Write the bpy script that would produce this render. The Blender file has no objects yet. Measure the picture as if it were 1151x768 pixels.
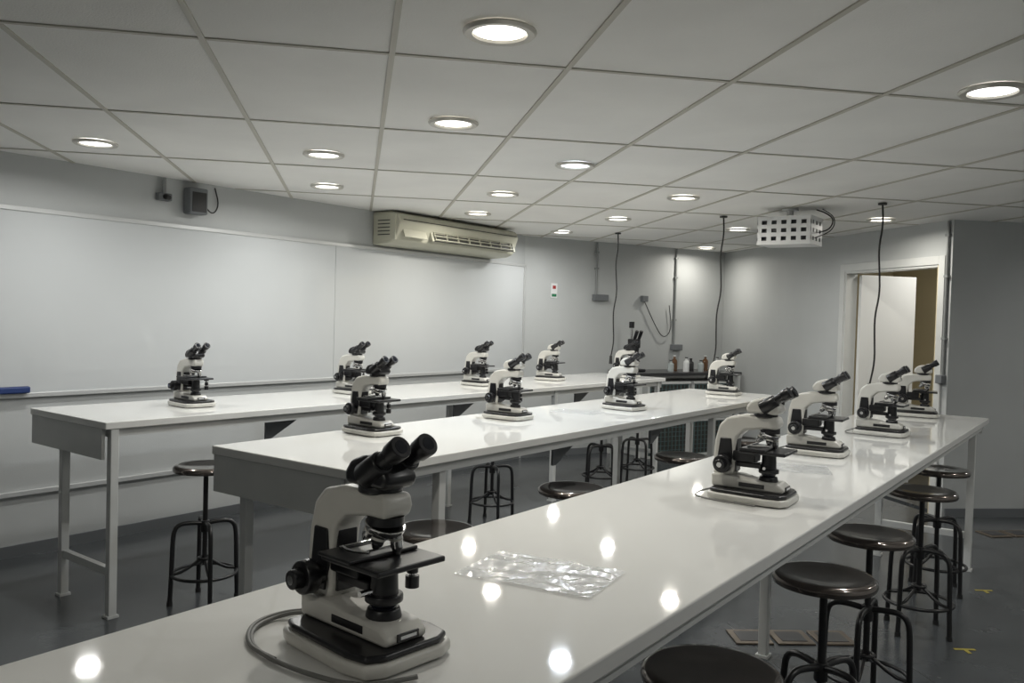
import bpy, bmesh, math, random
from mathutils import Vector, Matrix, noise
random.seed(4)
scn=bpy.context.scene
col=scn.collection
scn.view_settings.view_transform='Standard'
# ------------------------------------------------------------ materials
def mat(name,color,rough=.5,metal=0,noise=0,nscale=8,bump=0,bscale=60,spec=.5,coat=0,emit=None,es=1,trans=0,alpha=1,rvar=0):
    m=bpy.data.materials.new(name);m.use_nodes=True
    nt=m.node_tree;b=nt.nodes['Principled BSDF']
    b.inputs['Base Color'].default_value=(*color,1)
    b.inputs['Roughness'].default_value=rough
    b.inputs['Metallic'].default_value=metal
    b.inputs['Specular IOR Level'].default_value=spec
    b.inputs['Coat Weight'].default_value=coat
    b.inputs['Transmission Weight'].default_value=trans
    b.inputs['Alpha'].default_value=alpha
    tc=nt.nodes.new('ShaderNodeTexCoord')
    if noise:
        n=nt.nodes.new('ShaderNodeTexNoise');n.inputs['Scale'].default_value=nscale;n.inputs['Detail'].default_value=5
        nt.links.new(tc.outputs['Object'],n.inputs['Vector'])
        r=nt.nodes.new('ShaderNodeMapRange');r.inputs['To Min'].default_value=1-noise;r.inputs['To Max'].default_value=1+noise
        r.inputs['From Min'].default_value=.3;r.inputs['From Max'].default_value=.7
        nt.links.new(n.outputs['Fac'],r.inputs['Value'])
        mx=nt.nodes.new('ShaderNodeVectorMath');mx.operation='SCALE';mx.inputs[0].default_value=color
        nt.links.new(r.outputs['Result'],mx.inputs['Scale']);nt.links.new(mx.outputs[0],b.inputs['Base Color'])
    if bump:
        n=nt.nodes.new('ShaderNodeTexNoise');n.inputs['Scale'].default_value=bscale;n.inputs['Detail'].default_value=3
        nt.links.new(tc.outputs['Object'],n.inputs['Vector'])
        bp=nt.nodes.new('ShaderNodeBump');bp.inputs['Strength'].default_value=bump;bp.inputs['Distance'].default_value=.01
        nt.links.new(n.outputs['Fac'],bp.inputs['Height']);nt.links.new(bp.outputs['Normal'],b.inputs['Normal'])
    if emit:
        b.inputs['Emission Color'].default_value=(*emit,1);b.inputs['Emission Strength'].default_value=es
    return m
M_wall=mat('wall_paint',(.49,.505,.505),.5,noise=.05,nscale=1.5,bump=.05,bscale=90)
M_ceil=mat('ceiling_tile',(.84,.835,.81),.85,noise=.05,nscale=1.6,bump=.15,bscale=140)
M_bar=mat('ceiling_tbar',(.50,.48,.42),.5)
M_board=mat('whiteboard_enamel',(.57,.59,.60),.05,noise=.02,nscale=.8)
M_frame=mat('aluminium_frame',(.58,.59,.59),.35,metal=.3)
M_table=mat('white_laminate',(.74,.74,.72),.04,noise=.01,nscale=2)
M_steel=mat('white_painted_steel',(.60,.61,.60),.4,noise=.03)
M_cream=mat('cream_enamel',(.60,.59,.55),.32,noise=.03,nscale=20)
M_black=mat('black_enamel',(.012,.012,.014),.3)
M_rub=mat('black_rubber',(.02,.02,.02),.55)
M_chrome=mat('chrome',(.7,.7,.7),.15,metal=1)
M_lens=mat('lens_glass',(.01,.012,.02),.05,spec=.6)
M_seat=mat('seat_pressed_metal',(.17,.145,.13),.16,metal=.9,noise=.12,nscale=10,coat=.6)
M_leg=mat('stool_black_tube',(.015,.015,.016),.35)
M_grey=mat('grey_plastic',(.16,.17,.18),.5)
M_pipe=mat('galvanised_conduit',(.30,.31,.31),.4,metal=.5)
M_ac=mat('aged_ac_plastic',(.55,.54,.44),.45,noise=.04,nscale=4)
M_acd=mat('ac_vent_dark',(.05,.05,.045),.6)
M_white=mat('white_plastic',(.75,.76,.76),.4)
M_beige=mat('corridor_beige',(.62,.54,.36),.6,noise=.04,nscale=2)
M_brown=mat('corridor_wood',(.13,.08,.04),.5,noise=.2,nscale=12)
M_dark=mat('dark_counter',(.03,.03,.032),.3)
M_teal=mat('grille_grey_green',(.09,.135,.135),.5)
M_red=mat('sign_red',(.35,.03,.03),.5)
M_green=mat('sign_green',(.02,.18,.08),.5)
M_blue=mat('eraser_blue',(.015,.04,.16),.5)
M_plate=mat('floor_plate_metal',(.16,.13,.10),.4,metal=.6,noise=.2)
M_yellow=mat('yellow_tape',(.4,.33,.06),.6)
M_cord=mat('grey_cord',(.16,.16,.15),.5)
M_liq=mat('amber_glass',(.12,.05,.015),.1,coat=1)
M_glass=mat('clear_bottle',(.55,.6,.6),.08,alpha=.6)
M_film=mat('plastic_film',(.80,.82,.84),.10,noise=.02,bump=1,bscale=16,alpha=.5,spec=.9,coat=.8)
def floor_mat():
    m=mat('floor_vinyl',(.045,.052,.058),.22,bump=.03,bscale=30);nt=m.node_tree;b=nt.nodes['Principled BSDF']
    tc=nt.nodes.new('ShaderNodeTexCoord');mp=nt.nodes.new('ShaderNodeMapping');mp.inputs['Rotation'].default_value=(0,0,math.radians(45))
    br=nt.nodes.new('ShaderNodeTexBrick');br.offset=0;br.inputs['Color1'].default_value=(.088,.095,.101,1);br.inputs['Color2'].default_value=(.082,.089,.095,1)
    br.inputs['Mortar'].default_value=(.055,.06,.063,1);br.inputs['Scale'].default_value=1;br.inputs['Mortar Size'].default_value=.003
    br.inputs['Brick Width'].default_value=.6;br.inputs['Row Height'].default_value=.6
    nt.links.new(tc.outputs['Object'],mp.inputs[0]);nt.links.new(mp.outputs[0],br.inputs['Vector'])
    n=nt.nodes.new('ShaderNodeTexNoise');n.inputs['Scale'].default_value=2.5;n.inputs['Detail'].default_value=6
    nt.links.new(tc.outputs['Object'],n.inputs['Vector'])
    mx=nt.nodes.new('ShaderNodeMix');mx.data_type='RGBA';mx.blend_type='MULTIPLY';mx.inputs[0].default_value=.5
    nt.links.new(br.outputs['Color'],mx.inputs[6]);nt.links.new(n.outputs['Fac'],mx.inputs[7])
    nt.links.new(mx.outputs[2],b.inputs['Base Color'])
    r=nt.nodes.new('ShaderNodeMapRange');r.inputs['To Min'].default_value=.12;r.inputs['To Max'].default_value=.35
    nt.links.new(n.outputs['Fac'],r.inputs['Value']);nt.links.new(r.outputs['Result'],b.inputs['Roughness'])
    return m
M_floor=floor_mat()
# ------------------------------------------------------------ mesh builder
class B:
    def __init__(s): s.bm=bmesh.new();s.mats=[];s.sm=[]
    def mi(s,m):
        if m not in s.mats:s.mats.append(m)
        return s.mats.index(m)
    def _merge(s,t,m,X=None,flat=False):
        if X is not None: t.transform(X)
        fl=[(not flat) and len(f.verts)<=4 for f in t.faces]
        me=bpy.data.meshes.new('tmp');t.to_mesh(me);t.free()
        n=len(s.bm.faces);s.bm.from_mesh(me);bpy.data.meshes.remove(me)
        s.bm.faces.ensure_lookup_table();k=s.mi(m)
        for f in s.bm.faces[n:]: f.material_index=k
        s.sm+=fl
    def box(s,lo,hi,m,bev=0,X=None,seg=2):
        t=bmesh.new();bmesh.ops.create_cube(t,size=1)
        c=[(a+b)/2 for a,b in zip(lo,hi)];d=[abs(b-a) for a,b in zip(lo,hi)]
        for v in t.verts: v.co=Vector((v.co.x*d[0]+c[0],v.co.y*d[1]+c[1],v.co.z*d[2]+c[2]))
        if bev: bmesh.ops.bevel(t,geom=t.edges[:],offset=bev,segments=seg,affect='EDGES',profile=.5)
        s._merge(t,m,X,flat=True)
    def cyl(s,p0,p1,r0,r1,m,seg=24,X=None,bev=0):
        p0=Vector(p0);p1=Vector(p1);d=p1-p0;t=bmesh.new()
        bmesh.ops.create_cone(t,cap_ends=True,segments=seg,radius1=r0,radius2=r1,depth=d.length)
        if bev:
            es=[e for e in t.edges if any(len(f.verts)>4 for f in e.link_faces)]
            bmesh.ops.bevel(t,geom=es,offset=bev,segments=2,affect='EDGES',profile=.5)
        q=d.to_track_quat('Z','Y').to_matrix().to_4x4()
        Y=Matrix.Translation((p0+p1)/2)@q
        s._merge(t,m,(X@Y) if X is not None else Y)
    def prism(s,poly,y0,y1,m,bev=0,X=None,axis='Y'):
        t=bmesh.new()
        if axis=='Y': f=lambda p,h:(p[0],h,p[1])
        elif axis=='Z': f=lambda p,h:(p[0],p[1],h)
        else: f=lambda p,h:(h,p[0],p[1])
        a=[t.verts.new(f(p,y0)) for p in poly];b=[t.verts.new(f(p,y1)) for p in poly]
        t.faces.new(a);t.faces.new(b[::-1]);n=len(poly)
        for i in range(n): t.faces.new((a[i],b[i],b[(i+1)%n],a[(i+1)%n]))
        bmesh.ops.recalc_face_normals(t,faces=t.faces[:])
        if bev: bmesh.ops.bevel(t,geom=t.edges[:],offset=bev,segments=3,affect='EDGES',profile=.5)
        s._merge(t,m,X,flat=(bev==0))
    def lathe(s,prof,m,o=(0,0,0),seg=32,X=None):
        t=bmesh.new();rings=[]
        for r,z in prof:
            rings.append([t.verts.new((o[0]+max(r,1e-5)*math.cos(2*math.pi*i/seg),o[1]+max(r,1e-5)*math.sin(2*math.pi*i/seg),o[2]+z)) for i in range(seg)])
        for a,b in zip(rings,rings[1:]):
            for i in range(seg): t.faces.new((a[i],a[(i+1)%seg],b[(i+1)%seg],b[i]))
        bmesh.ops.remove_doubles(t,verts=t.verts[:],dist=1e-4)
        bmesh.ops.recalc_face_normals(t,faces=t.faces[:])
        s._merge(t,m,X)
    def tube(s,pts,r,m,seg=10,closed=False,smooth=0,X=None):
        P=[Vector(p) for p in pts]
        for _ in range(smooth):
            Q=[] if closed else [P[0]]
            n=len(P)
            for i in range(n if closed else n-1):
                a,b=P[i],P[(i+1)%n];Q+= [a*.75+b*.25,a*.25+b*.75]
            if not closed:Q.append(P[-1])
            P=Q
        t=bmesh.new();n=len(P);rings=[];ref=None
        for i in range(n):
            if closed: d=P[(i+1)%n]-P[i-1]
            else: d=P[min(i+1,n-1)]-P[max(i-1,0)]
            d.normalize()
            if ref is None: ref=d.orthogonal().normalized()
            ref=(ref-d*ref.dot(d)).normalized();u=d.cross(ref)
            rings.append([t.verts.new(P[i]+(ref*math.cos(2*math.pi*k/seg)+u*math.sin(2*math.pi*k/seg))*r) for k in range(seg)])
        for i in range(n if closed else n-1):
            a,b=rings[i],rings[(i+1)%n]
            for k in range(seg): t.faces.new((a[k],a[(k+1)%seg],b[(k+1)%seg],b[k]))
        if not closed: t.faces.new(rings[0][::-1]);t.faces.new(rings[-1])
        bmesh.ops.recalc_face_normals(t,faces=t.faces[:])
        s._merge(t,m,X)
    def mesh(s,name):
        me=bpy.data.meshes.new(name);s.bm.to_mesh(me);s.bm.free()
        for m in s.mats:me.materials.append(m)
        me.set_sharp_from_angle(angle=math.radians(46))
        for p,f in zip(me.polygons,s.sm): p.use_smooth=f
        me.update()
        return me
def place(name,me,loc=(0,0,0),rz=0,X=None):
    o=bpy.data.objects.new(name,me);col.objects.link(o)
    if X is not None:o.matrix_world=X
    else:
        o.location=loc;o.rotation_euler=(0,0,rz)
    return o
# ------------------------------------------------------------ room shell
H=2.38
PA=(-5.37,-2.2);PB=(-5.22,7.49);PC=(-4.03,10.10);PD=(-1.13,7.57);PE=(1.55,10.05);PF=(1.55,-2.2)
poly=[PA,PB,PC,PD,PE,PF]
def frame(P,Q):
    d=Vector((Q[0]-P[0],Q[1]-P[1],0));L=d.length;d.normalize()
    n=Vector((-d.y,d.x,0))
    X=Matrix(((d.x,n.x,0,P[0]),(d.y,n.y,0,P[1]),(0,0,1,0),(0,0,0,1)))
    return X,L
names=['wall_left','wall_back','wall_door','wall_right','wall_side','wall_front']
FR={}
DS0,DS1,DZ=2.47,3.72,2.03
for i,nm in enumerate(names):
    X,L=frame(poly[i],poly[(i+1)%6]);FR[nm]=(X,L)
    b=B()
    if nm=='wall_door':
        b.box((0,0,0),(DS0,.1,H),M_wall);b.box((DS1,0,0),(L,.1,H),M_wall);b.box((DS0,0,DZ),(DS1,.1,H),M_wall)
    else: b.box((0,0,0),(L,.1,H),M_wall)
    place(nm,b.mesh(nm),X=X)
    if nm!='wall_door':
        b=B();b.box((0.02,-.012,0),(L-.02,-.0005,.07),M_grey);place('baseboard_'+nm[5:],b.mesh('bb'),X=X)
b=B();b.prism([(p[0],p[1]) for p in poly],-.1,0,M_floor,axis='Z');place('floor',b.mesh('floor'))
b=B();b.prism([(p[0],p[1]) for p in poly],H,H+.1,M_ceil,axis='Z');place('ceiling',b.mesh('ceiling'))
U=Vector((-.7184,.6956));V=Vector((.6956,.7184));O=Vector((-2.04,2.11))
def clip(o,d):
    ts=[]
    for i in range(6):
        a=Vector(poly[i]);c=Vector(poly[(i+1)%6]);e=c-a
        den=d.x*e.y-d.y*e.x
        if abs(den)<1e-9: continue
        w=a-o;t=(w.x*e.y-w.y*e.x)/den;u=(w.x*d.y-w.y*d.x)/den
        if 0<=u<1: ts.append(t)
    ts.sort();return list(zip(ts[::2],ts[1::2]))
b=B()
def bar(o,d,w,z):
    n=Vector((-d.y,d.x))
    for t0,t1 in clip(o,d):
        a=o+d*(t0+.015);c=o+d*(t1-.015)
        if t1-t0<.06: continue
        q=[a+n*w/2,c+n*w/2,c-n*w/2,a-n*w/2]
        b.prism([(p.x,p.y) for p in q],z,H-.0005,M_bar,axis='Z')
for k in range(-14,16): bar(O+V*(.61*k),U,.020,H-.006)
for k in range(-8,9): bar(O+U*(1.18*k),V,.018,H-.005)
place('trim_ceiling_grid',b.mesh('grid'))
# corridor behind the door
X,L=FR['wall_door']
b=B();b.box((.9,1.7,0),(3.74,1.8,2.5),M_beige);b.box((.8,.1,0),(.9,1.8,2.5),M_beige);b.box((2.0,1.66,0),(2.12,1.699,2.2),M_brown)
place('wall_corridor',b.mesh('wc'),X=X)
b=B();b.box((.8,.1,-.1),(3.74,1.8,0),M_floor);place('floor_corridor',b.mesh('fc'),X=X)
b=B();b.box((.8,.1,2.5),(3.74,1.8,2.6),M_ceil);place('ceiling_corridor',b.mesh('cc'),X=X)
b=B()
w=.07
b.box((DS0-w,-.02,0),(DS0,-.0005,DZ+w),M_steel,.003);b.box((DS1,-.02,0),(DS1+w,-.0005,DZ+w),M_steel,.003);b.box((DS0,-.02,DZ),(DS1,-.0005,DZ+w),M_steel,.003)
b.box((DS0+.0005,-.01,0),(DS0+.02,.11,DZ),M_steel);b.box((DS1-.02,-.01,0),(DS1-.0005,.11,DZ),M_beige);b.box((DS0+.02,-.01,DZ-.02),(DS1-.02,.11,DZ-.0005),M_steel)
place('trim_door_frame',b.mesh('df'),X=X)
b=B();b.box((DS0+.03,.12,.01),(DS0+.07,.72,DZ-.03),M_white,.003);b.cyl((DS0+.07,.66,1.0),(DS0+.12,.66,1.0),.012,.012,M_chrome);b.cyl((DS0+.115,.66,1.0),(DS0+.115,.56,1.0),.009,.009,M_chrome)
place('door_1',b.mesh('door'),X=X)
# ------------------------------------------------------------ wall mounted things
XA,LA=FR['wall_left'];XB,LB=FR['wall_back'];XC,LC=FR['wall_door']
b=B();y0=1.0;y1=9.67;z0=.96;z1=2.06
for a,c in ((y0,7.03-.002),(7.03+.002,y1)): b.box((a,-.018,z0),(c,-.001,z1),M_board)
for z in (z0,z1): b.box((y0-.02,-.026,z-.014),(y1+.02,-.001,z+.014),M_frame,.003)
for y in (y0,y1): b.box((y-.014,-.026,z0),(y+.014,-.001,z1),M_frame,.003)
place('whiteboard',b.mesh('whiteboard'),X=XA)
b=B();b.box((1,-.02,.36),(9.6,-.001,.39),M_frame,.003);place('trim_cable_raceway',b.mesh('rw'),X=XA)
b=B();b.box((4.46,-.06,.975),(4.65,-.027,1.015),M_blue,.008);b.box((4.46,-.027,.975),(4.65,-.0265,1.015),M_grey);place('whiteboard_eraser',b.mesh('er'),X=XA)
# AC
b=B();a0,a1=7.45,9.12
b.prism([(-.002,2.371),(-.22,2.371),(-.30,2.345),(-.33,2.29),(-.27,2.13),(-.20,2.10),(-.002,2.09)],a0,a1,M_ac,.012,axis='X')
# slanted lower front: from (-.33,2.29) to (-.27,2.13)
ang=math.atan2(.06,.16)
Xs=Matrix.Translation((0,-.302,2.212))@Matrix.Rotation(-ang,4,'X')
b.box((a0+.42,-.003,-.066),(a1-.07,.006,.062),M_acd,0,X=Xs)
for k in range(4):
    b.box((a0+.43,-.020,-.060+k*.036),(a1-.08,.002,-.052+k*.036),M_ac,.002,X=Xs)
for k in range(8): b.box((a0+.44+k*.158,-.016,-.062),(a0+.447+k*.158,.0,.058),M_ac,0,X=Xs)
b.box((a0+.40,-.010,-.072),(a0+.425,.004,.068),M_ac,.002,X=Xs);b.box((a1-.08,-.010,-.072),(a1-.055,.004,.068),M_ac,.002,X=Xs)
b.box((a0+.06,-.006,-.06),(a0+.34,.004,.055),M_ac,.003,X=Xs)
b.box((a0+.04,-.336,2.297),(a1-.04,-.322,2.302),M_acd)
b.box((a0-.012,-.28,2.13),(a0+.006,-.03,2.35),M_ac,.005)
for k in range(5): b.box((a0-.015,-.22,2.17+k*.03),(a0-.011,-.08,2.178+k*.03),M_acd)
place('air_conditioner',b.mesh('ac'),X=XA)
b=B();b.box((5.65,-.10,2.15),(5.79,-.012,2.33),M_grey,.012);b.box((5.70,-.012,2.2),(5.74,-.001,2.28),M_rub);b.box((5.665,-.104,2.165),(5.775,-.10,2.30),M_rub,.002)
b.tube([(5.79,-.05,2.22),(5.86,-.05,2.16),(5.93,-.02,2.24),(5.9,-.01,2.36)],.005,M_rub,smooth=2)
place('wall_speaker',b.mesh('sp'),X=XA)
b=B();b.box((5.45,-.05,2.22),(5.55,-.001,2.27),M_grey,.008);b.cyl((5.5,-.03,2.27),(5.5,-.03,2.372),.014,.014,M_pipe);b.cyl((5.5,-.05,2.245),(5.5,-.09,2.235),.02,.016,M_rub)
place('security_camera',b.mesh('sc'),X=XA)
b=B();b.box((.34,-.006,1.73),(.42,-.001,1.89),M_white);b.box((.36,-.008,1.83),(.40,-.006,1.865),M_red);b.box((.35,-.008,1.745),(.41,-.006,1.775),M_green);place('safety_sign',b.mesh('sg'),X=XB)
def conduit(s,z,X,nm,bx=.09):
    b=B();b.cyl((s,-.016,z),(s,-.016,H-.008),.012,.012,M_pipe,12);b.box((s-.045,-.05,z-.05),(s-.045+bx,-.001,z+.02),M_grey,.006)
    for zz in (z+.3,z+.8,2.25):
        if zz<2.33:b.box((s-.022,-.03,zz),(s+.022,-.001,zz+.02),M_pipe)
    place(nm,b.mesh(nm),X=X)
conduit(.93,1.77,XB,'electrical_conduit',.2);conduit(2.08,1.22,XB,'electrical_conduit',.16)
conduit(LC-.035,1.12,XC,'electrical_conduit',.07)
b=B();b.tube([(1.6,-.03,1.75),(1.75,-.03,1.5),(1.9,-.03,1.3),(2.03,-.03,1.4),(1.98,-.03,1.7)],.005,M_rub,smooth=3);b.box((1.57,-.05,1.73),(1.65,-.001,1.8),M_grey,.005);place('power_cable',b.mesh('pc'),X=XB)
# ------------------------------------------------------------ tables
ZT=.95
def table(w,L,legs,end_apron=True,brackets=(),bar=None,name='t'):
    b=B();b.box((0,0,ZT-.035),(w,L,ZT),M_table,.004)
    z=ZT-.0355
    b.box((.03,.03,z-.04),(.06,L-.03,z),M_steel);b.box((w-.06,.03,z-.04),(w-.03,L-.03,z),M_steel)
    if end_apron:
        b.box((.006,.006,z-.15),(w-.05,.024,z),M_steel,.002)
        b.box((.006,.024,z-.15),(.02,.5,z),M_steel)
    b.box((.03,L-.05,z-.06),(w-.03,L-.03,z),M_steel)
    for lx,ly in legs:
        b.box((lx-.02,ly-.02,.012),(lx+.02,ly+.02,z),M_steel,.003);b.box((lx-.028,ly-.028,0),(lx+.028,ly+.028,.012),M_steel)
    if bar:
        for (x0,x1,ly) in bar: b.box((x0,ly-.015,.2),(x1,ly+.015,.24),M_steel,.002)
    for lx,ly in brackets:
        b.prism([(ly,z-.045),(ly+.22,z-.045),(ly+.22,z-.07),(ly+.03,z-.17),(ly,z-.17)],lx-.006,lx+.006,M_grey,axis='X')
        b.box((lx-.012,ly-.02,z-.045),(lx+.012,ly+.24,z),M_steel)
    return b.mesh(name)
me=table(.81,5.6,[(.785,.05),(.29,.05),(.29,3.0),(.77,3.75),(.29,5.5),(.77,5.5)],brackets=[(.6,1.05),(.6,2.7),(.6,4.3)],bar=[(.31,.77,.05),(.31,.75,5.5)],name='laboratory_table')
place('laboratory_table',me,(-4.71,2.2,0),math.radians(-2.4))
me=table(.80,4.6,[(.10,.10),(.74,.55),(.10,3.2),(.74,3.33),(.10,4.4)],brackets=[(.6,1.6),(.6,2.7)],name='laboratory_table')
place('laboratory_table',me,(-2.98,2.1,0),math.radians(-.4))
me=table(.70,6.0,[(.10,.2),(.63,.2),(.10,3.65),(.63,5.85),(.10,5.85),(.10,1.9)],end_apron=False,bar=[(.12,.61,5.85)],name='laboratory_table')
place('laboratory_table',me,(-1.37,.15,0))
# ------------------------------------------------------------ microscope
def microscope(headmat):
    b=B()
    base=[(-.12,-.075),(-.09,-.088),(.07,-.098),(.115,-.09),(.13,-.06),(.13,.06),(.115,.09),(.07,.098),(-.09,.088),(-.12,.075)]
    b.prism(base,0.003,.024,M_cream,.006,axis='Z')
    b.prism([(x*.95,y*.93) for x,y in base],.0245,.036,M_black,.005,axis='Z')
    for x in (-.09,.09):
        for y in (-.06,.06): b.cyl((x,y,0),(x,y,.004),.01,.01,M_rub,12)
    b.prism([(-.118,.036),(.105,.036),(.11,.05),(.09,.064),(.0,.068),(-.04,.076),(-.12,.076)],-.042,.042,M_cream,.006)
    b.box((.1075,-.022,.042),(.1115,.022,.055),M_black,.001);b.box((.111,-.016,.046),(.1122,.016,.051),M_white)
    b.box((-.03,-.0435,.045),(.05,-.0415,.058),M_black,.001)
    b.cyl((.05,0,.064),(.05,0,.08),.03,.026,M_black,bev=.002);b.cyl((.05,0,.08),(.05,0,.0825),.02,.018,M_lens)
    b.cyl((-.02,.046,.056),(-.02,.056,.056),.012,.012,M_black)
    arm=[(-.118,.065),(-.058,.065),(-.05,.09),(-.052,.155),(-.045,.195),(-.02,.218),(.03,.226),(.078,.228),(.085,.246),(.078,.266),(-.03,.268),(-.078,.256),(-.104,.23),(-.117,.18),(-.12,.12)]
    b.prism(arm,-.029,.029,M_cream,.008)
    b.box((-.0545,-.02,.085),(-.046,.02,.19),M_black,.002)
    b.prism([(-.105,.085),(-.066,.085),(-.056,.13),(-.062,.19),(-.098,.19),(-.105,.13)],-.0325,.0325,M_black,.003)
    for s in (-1,1):
        b.cyl((-.078,s*.03,.112),(-.078,s*.048,.112),.018,.018,M_black)
        b.cyl((-.078,s*.048,.112),(-.078,s*.072,.112),.029,.028,M_black,bev=.003)
        b.cyl((-.078,s*.072,.112),(-.078,s*.09,.112),.017,.016,M_black,bev=.002)
        b.cyl((-.078,s*.09,.112),(-.078,s*.0915,.112),.008,.008,M_chrome)
    T=Matrix.Translation((0,0,-.010))
    b.box((-.06,-.028,.13),(.015,.028,.163),M_black,.004,X=T)
    b.box((-.025,-.07,.163),(.118,.07,.173),M_black,.003,X=T)
    b.box((-.02,-.08,.1735),(.06,.062,.180),M_black,.002,X=T)
    b.box((-.005,-.05,.1805),(-.0,.055,.186),M_chrome,.001,X=T);b.tube([(0,-.045,.185),(.03,-.055,.186),(.06,-.04,.186)],.003,M_chrome,6,smooth=1,X=T)
    b.box((.01,-.038,.1805),(.036,.038,.1825),M_chrome,X=T)
    b.cyl((.03,.078,.10),(.03,.078,.165),.006,.006,M_chrome,12,X=T);b.cyl((.03,.078,.10),(.03,.078,.12),.012,.012,M_black,16,X=T);b.cyl((.03,.078,.125),(.03,.078,.142),.01,.01,M_black,16,X=T)
    b.box((.02,.066,.15),(.04,.086,.163),M_black,X=T)
    b.cyl((.05,0,.10),(.05,0,.112),.031,.031,M_black,bev=.002,X=T);b.cyl((.05,0,.112),(.05,0,.162),.023,.021,M_black,X=T);b.cyl((.05,0,.094),(.05,0,.1),.022,.025,M_lens,X=T)
    b.cyl((.05,-.028,.12),(.05,-.05,.12),.005,.005,M_chrome,10,X=T)
    b.box((-.05,-.018,.112),(.03,.018,.128),M_black,.003,X=T)
    c=Vector((.05,0,.214));ax=Vector((-.28,0,-.96)).normalized()
    b.cyl((.05,0,.228),c,.03,.030,M_black);b.cyl(c,c+ax*.012,.034,.03,M_chrome,bev=.002)
    side=ax.orthogonal().normalized();up=ax.cross(side)
    for k in range(4):
        a=k*math.pi/2+.25
        r=(side*math.cos(a)+up*math.sin(a))
        p=c+ax*.009+r*.019;d=(ax+r*.33).normalized();l=(.030,.022,.036,.026)[k]
        b.cyl(p,p+d*(l*.65),.0105,.0105,M_black if k%2 else M_chrome,16);b.cyl(p+d*(l*.65),p+d*l,.0105,.005,M_chrome,16);b.cyl(p+d*.008,p+d*.012,.0112,.0112,M_cream,16)
    T=Matrix.Translation((0,0,-.026))
    b.cyl((.035,0,.29),(.035,0,.302),.036,.036,M_black,bev=.002,X=T)
    b.prism([(-.015,.300),(.080,.300),(.090,.316),(.070,.346),(.03,.352),(-.004,.340),(-.020,.32)],-.034,.034,headmat,.009,X=T)
    d=Vector((.83,0,.56)).normalized()
    for s in (-1,1):
        p=Vector((.030,s*.028,.317))
        b.cyl(p,p+d*.052,.0225,.0195,M_black,bev=.003,X=T)
        b.cyl(p+d*.052,p+d*.078,.0145,.0145,M_black,X=T)
        b.cyl(p+d*.074,p+d*.102,.0175,.019,M_black,bev=.002,X=T);b.cyl(p+d*.102,p+d*.1026,.011,.011,M_lens,X=T)
    return b.mesh('microscope')
mb=microscope(M_black);mc=microscope(M_cream)
sc=[(-1.0,1.0,mb,-6),(-.93,2.62,mc,2),(-1.06,3.76,mc,4),(-1.0,4.70,mc,0),(-1.05,5.88,mc,10),
    (-2.80,2.82,mb,-2),(-2.72,3.78,mc,2),(-2.52,4.74,mc,-4),(-2.52,6.38,mc,6),
    (-4.29,2.88,mb,-4),(-4.30,4.14,mb,3),(-4.22,5.44,mb,0),(-4.19,6.46,mc,6),(-3.95,7.45,mb,-3)]
SO=[place('microscope',m,(x,y,ZT+.0005),math.radians(r)) for x,y,m,r in sc]
bpy.context.view_layer.update()
def adopt(ch,par):
    ch.parent=par;ch.matrix_parent_inverse=par.matrix_world.inverted()
b=B();z=ZT+.0055
b.tube([(-1.12,1.01,.97),(-1.17,1.02,z+.01),(-1.21,1.0,z),(-1.20,.93,z),(-1.12,.87,z),(-1.0,.86,z),(-.88,.88,z),(-.845,.96,z)],.0038,M_cord,smooth=3)
b.tube([(-1.13,1.03,.968),(-1.18,1.04,z+.006),(-1.22,1.01,z),(-1.215,.94,z),(-1.14,.875,z),(-1.06,.868,z)],.0038,M_cord,smooth=3)
adopt(place('power_cord',b.mesh('cord')),SO[0])
def cord(x,y,p):
    b=B();b.tube([(x-.125,y,.972),(x-.16,y,z+.004),(x-.17,y-.05,z),(x-.14,y-.10,z),(x-.05,y-.115,z),(x+.05,y-.112,z)],.003,M_cord,8,smooth=3);adopt(place('power_cord',b.mesh('cord')),p)
for i in (1,2,3): cord(sc[i][0],sc[i][1],SO[i])
def sheet(x,y,w,h,r):
    t=bmesh.new();n=40;vs={}
    for i in range(n+1):
        for j in range(n+1):
            px=(i/n-.5)*w;py=(j/n-.5)*h
            vs[i,j]=t.verts.new((px,py,.003+.0035*noise.noise(Vector((px*16+x*9,py*26,y)))+.0012*noise.noise(Vector((px*60,py*45,y)))))
    for i in range(n):
        for j in range(n): t.faces.new((vs[i,j],vs[i+1,j],vs[i+1,j+1],vs[i,j+1]))
    me=bpy.data.meshes.new('sheet');t.to_mesh(me);t.free();me.materials.append(M_film)
    for p in me.polygons:p.use_smooth=True
    place('plastic_document_sleeve',me,(x,y,ZT+.001),math.radians(r))
sheet(-1.0,1.53,.31,.21,8);sheet(-1.02,3.30,.28,.20,20);sheet(-2.62,4.35,.28,.2,10)
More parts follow.
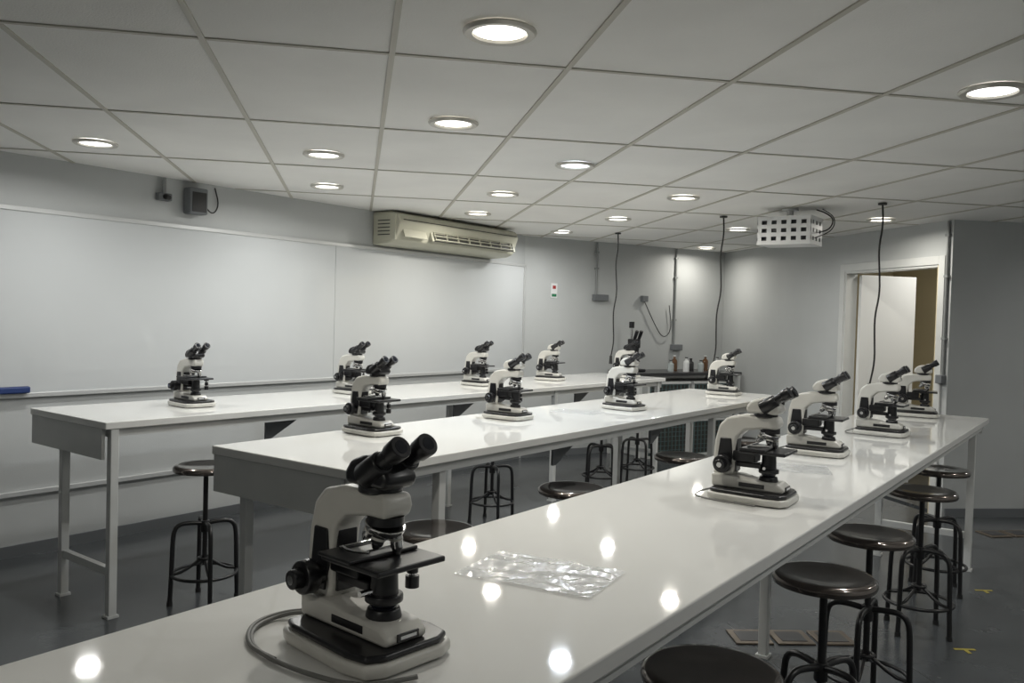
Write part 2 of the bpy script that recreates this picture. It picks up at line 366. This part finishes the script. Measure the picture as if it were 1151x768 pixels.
# ------------------------------------------------------------ stools
def stool():
    b=B()
    b.lathe([(0,.698),(.05,.6985),(.10,.701),(.138,.706),(.152,.705),(.161,.696),(.162,.684),(.158,.674),(.152,.674),(.150,.682),(.0,.684)],M_seat,seg=48)
    b.cyl((0,0,.672),(0,0,.684),.09,.09,M_leg);b.cyl((0,0,.20),(0,0,.675),.0125,.0125,M_leg,16);b.cyl((0,0,.36),(0,0,.42),.022,.022,M_leg,16,bev=.002)
    for k in range(4):
        a=math.pi/4+k*math.pi/2;c,s=math.cos(a),math.sin(a)
        prof=[(.015,.405),(.07,.412),(.12,.41),(.148,.385),(.155,.33),(.158,.2),(.165,.012)]
        b.tube([(r*c,r*s,z) for r,z in prof],.0115,M_leg,10,smooth=2)
        b.tube([(.012*c,.012*s,.225),(.10*c,.10*s,.165),(.157*c,.157*s,.155)],.008,M_leg,8,smooth=1)
        b.cyl((.165*c,.165*s,0),(.165*c,.165*s,.02),.015,.014,M_rub,12)
    b.tube([(.158*math.cos(t*math.pi/20),.158*math.sin(t*math.pi/20),.15) for t in range(40)],.0085,M_leg,8,closed=True)
    b.tube([(.03*math.cos(t*math.pi/10),.03*math.sin(t*math.pi/10),.225) for t in range(20)],.007,M_leg,8,closed=True)
    return b.mesh('stool')
ms=stool()
for x,y in [(-3.79,2.64),(-3.72,5.0),(-3.66,6.5),(-3.62,7.1),(-2.06,2.42),(-2.10,3.46),(-2.13,4.76),(-2.13,5.75),
            (-.74,1.86),(-.75,2.81),(-.77,3.51),(-.78,4.63),(-.83,5.42)]:
    place('lab_stool',ms,(x,y,0.0005),random.uniform(0,1.5))
# ------------------------------------------------------------ projector
b=B();x0,x1,y0,y1,z0,z1=-2.27,-1.87,6.30,6.58,2.10,2.31
b.box((x0+.015,y0+.04,z0+.015),(x1-.03,y1-.02,z1-.015),M_grey,.01)
b.cyl((x0+.1,y0+.02,2.2),(x0+.1,y0+.045,2.2),.035,.035,M_black)
b.box((x0,y0,z0),(x1,y1,z0+.008),M_white);b.box((x0,y0,z1-.008),(x1,y1,z1),M_white);b.box((x0,y1-.006,z0),(x1,y1,z1),M_white)
for k in range(6): xx=x0+(x1-x0-.034)*k/5;b.box((xx,y0,z0),(xx+.034,y0+.006,z1),M_white)
for k in range(4): zz=z0+(z1-z0-.03)*k/3;b.box((x0,y0-.0005,zz),(x1,y0+.0055,zz+.03),M_white)
for xx in (x0,x1-.006):
    for k in range(4): yy=y0+(y1-y0-.04)*k/3;b.box((xx,yy,z0),(xx+.006,yy+.04,z1),M_white)
    for k in range(4): zz=z0+(z1-z0-.03)*k/3;b.box((xx,y0,zz),(xx+.0062,y1,zz+.03),M_white)
b.cyl((-2.07,6.44,z1),(-2.07,6.44,H-.007),.025,.025,M_white)
b.cyl((-2.07,6.44,H-.02),(-2.07,6.44,H-.007),.06,.06,M_white)
b.tube([(x1,6.5,2.2),(x1+.08,6.5,2.22),(x1+.1,6.52,2.3),(x1+.03,6.52,2.35),(x1-.03,6.52,H-.008)],.005,M_rub,smooth=3)
b.tube([(x1,6.4,2.15),(x1+.12,6.42,2.2),(x1+.13,6.45,2.3),(x1+.02,6.5,H-.008)],.004,M_rub,smooth=3)
place('projector_in_cage',b.mesh('proj'))
def hang(x,y,zb,sw):
    b=B();pts=[(x,y,H-.008)]
    n=8
    for k in range(1,n+1):
        t=k/n;pts.append((x+sw*t*t+.012*math.sin(k*2.1),y+.01*math.cos(k*1.7),H-(H-zb)*t))
    b.tube(pts,.0065,M_rub,8,smooth=2);e=pts[-1];b.cyl((e[0],e[1],zb-.07),(e[0],e[1],zb+.01),.017,.013,M_rub,12)
    b.cyl((x,y,H-.02),(x,y,H-.0075),.03,.03,M_rub,16)
    place('hanging_power_cable',b.mesh('hc'))
hang(-4.11,7.5,1.14,-.03);hang(-2.67,6.63,1.12,-.05);hang(-1.40,6.35,1.10,-.03)
# ------------------------------------------------------------ back counter
b=B();s0,s1=1.12,2.62
b.box((s0,-.60,.91),(s1,-.03,.945),M_dark,.004)
for s in (s0+.03,s1-.03):
    for y in (-.57,-.06): b.box((s-.02,y-.02,0),(s+.02,y+.02,.91),M_steel)
place('back_counter',b.mesh('bc'),X=XB)
def unit(s,z,nm):
    b=B();b.box((s,-.55,z),(s+.6,-.12,z+.42),M_steel,.008)
    b.box((s+.03,-.554,z+.03),(s+.57,-.549,z+.39),M_acd)
    for k in range(11): b.box((s+.03+k*.053,-.566,z+.03),(s+.038+k*.053,-.554,z+.39),M_teal)
    for k in range(8): b.box((s+.03,-.568,z+.03+k*.05),(s+.57,-.5665,z+.037+k*.05),M_teal)
    b.box((s,-.572,z),(s+.6,-.545,z+.028),M_steel,.003);b.box((s,-.572,z+.392),(s+.6,-.545,z+.42),M_steel,.003)
    place(nm,b.mesh(nm),X=XB)
for s in (1.28,1.92):
    for z in (.001,.425): unit(s,z,'animal_cage')
def bottle(s,y,h,r,m):
    b=B();b.lathe([(0,0),(r,0),(r,h*.6),(r*.9,h*.7),(r*.4,h*.8),(r*.4,h*.95)],m,seg=20);b.cyl((0,0,h*.93),(0,0,h),r*.5,r*.5,M_rub if m!=M_liq else M_white,14)
    place('reagent_bottle',b.mesh('bt'),X=XB@Matrix.Translation((s,y,.9455)))
for i,(s,y) in enumerate([(1.72,-.4),(1.83,-.33),(1.93,-.42),(2.05,-.36),(2.15,-.42),(2.28,-.35),(2.4,-.42)]): bottle(s,y,.13+.05*((i*3)%4)/3,.035,[M_glass,M_liq,M_white,M_dark][i%4])
b=B();b.box((-.1,-.09,0),(.1,.09,.03),M_black,.01);b.cyl((0,.06,.03),(0,.06,.48),.016,.016,M_chrome);b.box((-.04,-.06,.26),(.04,.08,.36),M_black,.012);b.cyl((0,-.02,.18),(0,-.02,.26),.03,.04,M_black)
for s in (-.03,.03): b.cyl((s,-.03,.35),(s,-.08,.45),.018,.02,M_black)
b.cyl((0,.06,.48),(0,.06,.55),.03,.03,M_black)
place('stereo_microscope',b.mesh('stm'),X=XB@Matrix.Translation((1.25,-.33,.9455)))
# ------------------------------------------------------------ floor boxes and tape
def plate(x,y,r,n=3):
    b=B()
    for k in range(n): b.box((-.09+k*.2,-.09,0),(.09+k*.2,.09,.008),M_plate,.003);b.box((-.06+k*.2,-.06,.008),(.06+k*.2,.06,.010),M_dark)
    place('floor_outlet_box',b.mesh('fp'),(x,y,.0006),math.radians(r))
plate(-1.40,3.98,38,3);plate(-.72,7.2,45,2)
for x,y in [(-.55,4.5),(-.6,5.6),(-.62,3.9)]:
    b=B();b.box((-.05,-.009,0),(.05,.009,.001),M_yellow);b.box((-.009,-.05,0),(.009,-.0095,.001),M_yellow);place('floor_tape_mark',b.mesh('ft'),(x,y,.0006),.6)
# ------------------------------------------------------------ downlights
LT=[(-1.58,2.10,0),(-.42,3.53,1),(-2.49,2.98,0),(-4.50,2.42,1),(-3.62,3.23,1),(-2.55,4.13,2),(-4.50,4.05,1),(-3.60,4.87,0),(-2.53,5.54,0),(-4.46,5.69,0),(-3.55,6.47,1),(-1.62,7.31,0),(-4.60,7.23,1),(-2.92,7.60,1),(-3.97,9.36,3),
    (.7,2.4,1),(.7,5.2,0),(-.5,-1.0,0),(.9,8.2,1)]
COL=[(1,.96,.87),(1,.995,.96),(.84,.92,1),(1,.96,.87)]
PWK=[1,1,1.4,.7]
M_em=[mat('lamp_lens_%d'%i,(.9,.9,.9),.4,emit=COL[i],es=4) for i in range(4)]
M_ring=mat('lamp_ring',(.55,.53,.48),.3,metal=.3)
md=[]
for i in range(4):
    b=B();b.lathe([(.080,.0),(.112,-.0005),(.114,-.006),(.106,-.014),(.085,-.012),(.080,.0)],M_ring,seg=40)
    b.lathe([(0,-.0085),(.05,-.008),(.080,-.004)],M_em[i],seg=40)
    md.append(b.mesh('downlight'))
PW=9.8
for x,y,k in LT:
    f=place('ceiling_downlight',md[k],(x,y,H-.0065))
    l=bpy.data.lights.new('lamp','AREA');l.shape='DISK';l.size=.10;l.energy=PW*PWK[k];l.color=COL[k];l.spread=math.radians(168)
    o=bpy.data.objects.new('lamp',l);col.objects.link(o);o.parent=f;o.location=(0,0,-.0155)
l=bpy.data.lights.new('corridor_lamp','AREA');l.size=.3;l.energy=14;l.color=(1,.97,.9);o=bpy.data.objects.new('corridor_lamp',l);col.objects.link(o);o.matrix_world=XC@Matrix.Translation((3.1,.9,2.45))
w=bpy.data.worlds.new('world');scn.world=w;w.use_nodes=True;w.node_tree.nodes['Background'].inputs[0].default_value=(.5,.55,.6,1);w.node_tree.nodes['Background'].inputs[1].default_value=.05
# ------------------------------------------------------------ camera
r0=Vector((.812595,.582148,.028159));r1=Vector((.038951,-.006038,-.999223));r2=Vector((-.581526,.81306,-.027582))
X=Matrix.Identity(4)
for i in range(3): X[i][0]=r0[i];X[i][1]=-r1[i];X[i][2]=-r2[i]
X[2][3]=1.5
cd=bpy.data.cameras.new('camera');cd.sensor_width=36;cd.lens=960/1151*36;cd.clip_start=.05
co=bpy.data.objects.new('camera',cd);col.objects.link(co);co.matrix_world=X;scn.camera=co
